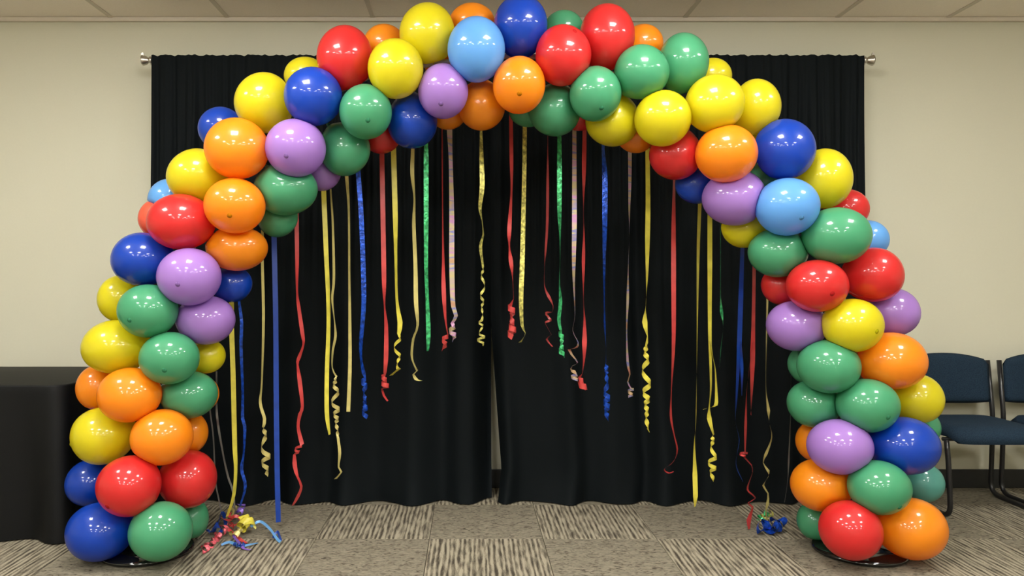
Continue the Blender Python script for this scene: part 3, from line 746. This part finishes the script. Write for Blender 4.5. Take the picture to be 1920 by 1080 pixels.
ST('red streamer with a knot at its end, under the dark red balloon', 'red', [[(716, 285, 9), (718, 400, 9), (720, 520, 8), (721, 572, 2), (724, 610, 6), (724, 665, 8), (722, 698, 5)], ('curl', 722, 706, 722, 724, 1.7, 7, 8), [(716, 728, 2), (720, 742, 3), (727, 752, 2)]], 9)
ST('yellow streamer twisting into loops, next to the red knotted one', 'yellow', [[(738, 284, 9.5), (741, 400, 9), (742, 470, 5), (744, 560, 4), (750, 605, 9), (748, 625, 6)], ('curl', 747, 630, 747, 690, 1.8, 7, 6), [(748, 692, 7), (740, 698, 5), (733, 704, 6)]], 10)
ST('twisted gold streamer with an open looped end under the shaded blue balloon', 'gold', [[(774, 280, 6), (773, 325, 7), (777, 372, 3), (776, 420, 6), (779, 500, 7), (780, 565, 8), (783, 610, 4), (775, 635, 4), (772, 665, 4), (775, 680, 2), (782, 695, 3)], [(775, 702, 3), (781, 712, 7), (790, 714, 5)]], 8)
ST('shiny green foil streamer beside looped gold one', 'greenfoil', [[(799, 272, 7), (799, 300, 9), (799, 400, 8.5), (799, 500, 7), (801, 560, 6), (803, 610, 8), (803, 640, 7), (802, 658, 3)]], 9)
ST('dark red narrow streamer widening low down, beside the holographic pink one', 'red', [[(829, 262, 2), (830, 400, 2), (831, 480, 4), (832, 545, 8), (835, 595, 4), (838, 618, 2)], ('curl', 836, 630, 834, 655, 1.6, 6, 8)], 8)
ST('holographic pink and gold streamer with bunched end under the lavender balloon', 'holo', [[(843, 246, 10), (845, 300, 7), (847, 400, 9), (847, 480, 9.5), (848, 540, 9), (850, 575, 8), (855, 592, 7), (848, 606, 6)], ('curl', 849, 610, 852, 638, 1.8, 7, 8)], 10)
ST('pale gold streamer twisting to thin curls under shaded orange balloon', 'goldfoil', [[(902, 248, 5), (903, 300, 8), (904, 350, 9), (900, 390, 6), (904, 415, 2), (906, 440, 3), (901, 462, 6), (905, 495, 4)], ('curl', 905, 500, 904, 600, 3.4, 4, 5), ('curl', 903, 605, 902, 648, 2.6, 7, 4)], 9)
ST('red streamer with tightly coiled end closest to the gap between the curtains', 'red', [[(958, 222, 7), (959, 300, 7), (959, 360, 4), (955, 430, 8), (955, 462, 3), (958, 490, 8), (961, 520, 2), (963, 560, 1)], ('curl', 960, 575, 960, 632, 3.4, 7, 10)], 8)
ST('straight shiny gold foil streamer next to the coiled red one', 'goldfoil', [[(984, 228, 8), (983, 330, 8), (981, 420, 8.5), (979, 500, 9), (977, 560, 8.5), (979, 610, 6), (985, 624, 2), (981, 634, 2), (975, 642, 6)]], 9)
ST('thin dark red streamer in broken twists beside the green foil one', 'darkred', [[(1027, 256, 1.5), (1027, 340, 5), (1026, 420, 5), (1023, 470, 4), (1021, 500, 1), (1021, 536, 2), (1029, 556, 6), (1037, 573, 2), (1036, 585, 1)], ('curl', 1029, 586, 1028, 606, 1.1, 7, 4), [(1034, 628, 1), (1025, 636, 4), (1036, 650, 3)]], 6)
ST('green foil streamer thinning midway with crinkled curled end', 'greenfoil', [[(1049, 256, 8), (1049, 330, 9), (1049, 400, 8), (1050, 440, 4), (1050, 490, 1.5), (1049, 530, 3), (1051, 565, 7), (1048, 600, 7), (1051, 618, 6)], ('curl', 1053, 624, 1053, 668, 2.8, 5, 8)], 9)
ST('holographic lilac and gold streamer with spread curly end beside red one', 'holo', [[(1077, 244, 8), (1077, 330, 8.5), (1077, 420, 9), (1076, 480, 8), (1076, 530, 5), (1078, 590, 2), (1074, 620, 2), (1084, 642, 3), (1080, 652, 7), (1067, 655, 6)], [(1072, 665, 5), (1083, 680, 3), (1073, 686, 2)], ('curl', 1076, 694, 1080, 712, 1.4, 7, 6)], 9)
ST('red streamer with a rounded knot below, beside the holographic lilac one', 'red', [[(1096, 250, 8), (1095, 320, 8), (1094, 395, 2), (1095, 440, 4), (1094, 490, 7), (1094, 560, 2), (1096, 600, 5), (1096, 640, 9), (1095, 675, 5), (1092, 700, 2)], ('curl', 1090, 712, 1094, 728, 1.7, 7, 11)], 9)
ST('blue foil streamer with crumpled curls under the shaded yellow balloon', 'bluefoil', [[(1131, 282, 7), (1134, 330, 10), (1134, 420, 9.5), (1133, 480, 7), (1133, 560, 4), (1134, 610, 5), (1136, 650, 2), (1136, 680, 3)], ('curl', 1137, 686, 1138, 788, 4.4, 5, 9)], 10)
ST('holographic streamer narrowing to a purple knot under dark orange balloon', 'holo', [[(1181, 288, 8), (1181, 340, 7), (1180, 390, 5), (1180, 440, 2), (1178, 500, 3), (1177, 560, 6), (1175, 620, 4), (1177, 680, 6), (1181, 702, 4), (1177, 716, 4), (1183, 728, 4)], ('curl', 1184, 730, 1184, 744, 1.4, 6, 5)], 9)
ST('yellow streamer with long spiral end under the front yellow balloon', 'yellow', [[(1214, 284, 9), (1215, 380, 9.5), (1214, 450, 9.5), (1213, 520, 6), (1211, 570, 2), (1209, 604, 10), (1214, 630, 4)], ('curl', 1211, 645, 1213, 808, 5.2, 7, 9)], 10)
ST('red streamer with hooked lower end under the dark red balloon of chair-side bend', 'red', [[(1264, 338, 6), (1263, 420, 8.5), (1263, 520, 9), (1263, 640, 8), (1259, 730, 4), (1258, 780, 6), (1264, 815, 4), (1270, 842, 5), (1266, 860, 4), (1256, 872, 6), (1245, 880, 3), (1254, 887, 4), (1263, 884, 2)]], 9)
ST('dull gold streamer turning wide at the carpet, beside straight yellow one', 'yellow', [[(1312, 382, 8), (1309, 480, 7), (1307, 640, 4), (1305, 780, 1.5), (1302, 835, 5), (1303, 890, 9), (1304, 930, 9), (1303, 950, 5)]], 9)
ST('straight yellow streamer with tied bow and spiral end, chair side', 'yellow', [[(1331, 408, 9), (1331, 500, 9), (1331, 620, 8), (1333, 720, 6), (1330, 762, 5), (1330, 785, 9), (1338, 815, 5)], ('curl', 1336, 820, 1336, 900, 3.2, 7, 7)], 9)
ST('short yellow strand meeting the tied bow of the straight yellow streamer', 'yellow', [[(1332, 640, 5), (1337, 672, 3), (1341, 692, 4), (1343, 735, 6), (1342, 760, 7), (1330, 764, 5), (1318, 768, 3)]], 7, up=False)
ST('thin twisted green foil streamer under the olive yellow balloon', 'greenfoil', [[(1351, 462, 3), (1351, 505, 3), (1351, 555, 3), (1353, 585, 6), (1356, 612, 2), (1352, 650, 3), (1349, 690, 2)]], 6)
ST('matte blue streamer splitting low down beside the red one, chair side', 'blue', [[(1392, 466, 8.5), (1389, 560, 9), (1386, 650, 9), (1381, 745, 6), (1379, 790, 3), (1386, 825, 2), (1380, 870, 4), (1393, 903, 3)]], 9)
ST('short blue strand beside the splitting matte blue streamer', 'blue', [[(1389, 640, 4), (1391, 690, 6), (1391, 742, 3)]], 6, up=False)
ST('red streamer widest in its middle under dark red balloon, chair-side leg', 'red', [[(1414, 512, 8), (1413, 580, 8), (1411, 680, 9), (1409, 745, 6), (1408, 778, 2)]], 9)
ST('red streamer with a small bow and corkscrew tail touching the carpet', 'red', [[(1411, 640, 4), (1405, 690, 3), (1400, 735, 4), (1398, 800, 7), (1397, 848, 5)], ('curl', 1396, 850, 1394, 856, 1.2, 8, 4), [(1409, 872, 4), (1411, 885, 4), (1402, 912, 6), (1404, 922, 5), (1417, 934, 4), (1402, 943, 4), (1411, 951, 6), (1404, 975, 9), (1405, 992, 6)]], 9, up=False)
ST('twisted pale gold streamer ending at the blue foil scrap, chair side', 'gold', [[(1439, 556, 5), (1437, 640, 4), (1436, 725, 3), (1441, 770, 6), (1442, 790, 2), (1447, 820, 4), (1436, 852, 6), (1431, 868, 3), (1440, 882, 6), (1441, 893, 2), (1431, 910, 5), (1440, 925, 4), (1439, 945, 6), (1436, 962, 4), (1441, 985, 4)]], 6)
ST('thin silver strand closest to the chair-side balloons', 'silver', [[(1483, 760, 1.5), (1479, 860, 3), (1477, 900, 2), (1471, 942, 2)]], 3)

# ------------------------------------------------------------------ curled scraps on the carpet
def fl(px, py, h=0.0):
    """point on the carpet seen at a pixel, lifted by h"""
    Y = FPX * EYE / (py - VY); return Vector(((px - VX) * Y / FPX, Y, h))
def scrap(label, mat, pts, wd, group='ribbon scraps on the carpet', spring=None):
    """ribbon lying on the carpet; pts are (px,py,height m); spring = (turns, radius m) coils it"""
    pos = [fl(*p) for p in pts]; out, side = [], []
    if spring:
        turns, r = spring; n = int(turns * 12); path = smooth_path([tuple(p) for p in pos], .01)
        ph = rng.uniform(0, 6.28)
        for i in range(n + 1):
            t = i / n * (len(path) - 1); a = int(min(t, len(path) - 2)); q = Vector(path[a]).lerp(Vector(path[a + 1]), t - a)
            tg = (Vector(path[a + 1]) - Vector(path[a])).normalized(); up = Vector((0, 0, 1)); sd = tg.cross(up)
            if sd.length < .1: sd = Vector((1, 0, 0))
            sd.normalize(); up = sd.cross(tg)
            th = ph + 2 * PI * turns * i / n; rad = sd * math.cos(th) + up * math.sin(th)
            j1, j2 = math.sin(i * .37 + ph * 3), math.sin(i * .23 + ph * 5)
            out.append(q + rad * r * (1 + .45 * j1) + Vector((0, 0, r + .003)) + sd * r * .8 * j2); side.append((tg + sd * .7 * j1 + up * .7 * j2).normalized() * wd / 2)
    else:
        path = [Vector(p) for p in smooth_path([tuple(p) for p in pos], .012)]
        for i, q in enumerate(path):
            tg = (path[min(i + 1, len(path) - 1)] - path[max(i - 1, 0)]).normalized(); sd = tg.cross(Vector((0, 0, 1)))
            if sd.length < .1: sd = Vector((1, 0, 0))
            sd.normalize(); a = .5 + .5 * math.sin(i * .35); sd = (sd * math.cos(a) + Vector((0, 0, 1 if sd.y > 0 else -1)) * math.sin(a))
            out.append(q + Vector((0, 0, .003 + wd * .4))); side.append(sd * wd / 2)
    V = []
    for p, s in zip(out, side):
        for q in (p - s, p + s): q = q.copy(); q.z = max(q.z, .002); V.append(q)
    c = sum(V, Vector()) / len(V); c.z = 0
    F = [(2 * i, 2 * i + 1, 2 * i + 3, 2 * i + 2) for i in range(len(out) - 1)]
    o = mesh_obj('ribbon_scrap', [v - c for v in V], F, RM[mat], None, True); o.location = c
    return tag(o, label, 'ribbon', group)
scrap('crinkled pink red foil ribbon trailing across carpet from the pile', 'pink', [(377, 1040, 0), (395, 1026, 0), (412, 1012, .01), (425, 1000, .02)], .018, spring=(9, .012))
scrap('tightly curled red ribbon at the centre of the floor pile', 'red', [(418, 996, .03), (432, 990, .035), (440, 1002, .01)], .016, spring=(4, .016))
scrap('crumpled bright yellow ribbon bunch on the floor pile', 'yellow', [(450, 1004, .02), (458, 1000, .03), (466, 1004, .02)], .034, spring=(4, .019))
scrap('pale yellow curled ribbon end beside the bright yellow bunch', 'gold', [(438, 1016, .01), (446, 1008, .02)], .020, spring=(3, .012))
scrap('light blue ribbon arching from the pile over the carpet', 'sky', [(470, 1003, .03), (487, 997, .04), (505, 1004, .025), (520, 1016, .004), (526, 1019, 0)], .012)
scrap('light blue ribbon lying flat in front of the floor pile', 'sky', [(415, 1025, 0), (430, 1023, .008), (450, 1028, .002), (468, 1026, .004), (484, 1021, 0)], .012)
scrap('purple blue ribbon loop on top of the floor pile', 'purple', [(445, 985, .04), (452, 978, .06), (458, 984, .04)], .016, spring=(3, .013))
scrap('dark blue ribbon scrap at the leg side of the floor pile', 'blue', [(400, 1000, 0), (410, 992, .03), (418, 982, .045), (424, 992, .01)], .016)
scrap('dark blue ribbon curl under the yellow bunch', 'blue', [(436, 1028, 0), (447, 1030, .01), (460, 1026, .0)], .014, spring=(3, .008))
scrap('gold ribbon end twisting up where streamers meet the pile', 'gold', [(424, 990, .03), (430, 982, .06), (438, 984, .06), (432, 992, .03)], .014)
scrap('thin silver ribbon curl lying between the pile and the curtain', 'silver', [(440, 972, .01), (455, 962, .02), (468, 966, .01), (478, 962, .0)], .008)
scrap('brown gold ribbon curl behind the red one in the floor pile', 'gold', [(432, 980, .02), (440, 972, .04), (450, 976, .02)], .014, spring=(3, .012))
scrap('red ribbon tail poking out beneath the yellow bunch', 'red', [(428, 1004, .02), (440, 1010, .01), (452, 1016, .0), (462, 1022, .0)], .014)
scrap('black blue ribbon curl at the edge of the pile near the balloons', 'blue', [(392, 1006, 0), (402, 1002, .015), (412, 1006, .01)], .016, spring=(3, .011))
scrap('purple ribbon strand across the front of the pile', 'purple', [(436, 1014, .02), (446, 1022, .01), (458, 1032, 0), (470, 1034, 0)], .011)
scrap('dark ribbon end at the tip of the arching light blue one', 'blue', [(512, 1012, .0), (520, 1008, .02), (527, 1018, .0)], .012)
scrap('crumpled blue foil ribbon bunch on carpet under the pale gold streamer', 'bluefoil', [(1428, 1000, .004), (1440, 1003, .012), (1452, 1001, .014), (1463, 997, .010)], .032, spring=(5, .022))
scrap('green foil ribbon curl resting on the blue foil bunch', 'greenfoil', [(1424, 990, .025), (1434, 986, .045), (1444, 990, .04)], .016, spring=(4, .010))
scrap('pale gold ribbon curl beside the green foil curl', 'goldfoil', [(1430, 994, .03), (1440, 990, .05), (1448, 988, .05)], .010, spring=(3, .012))
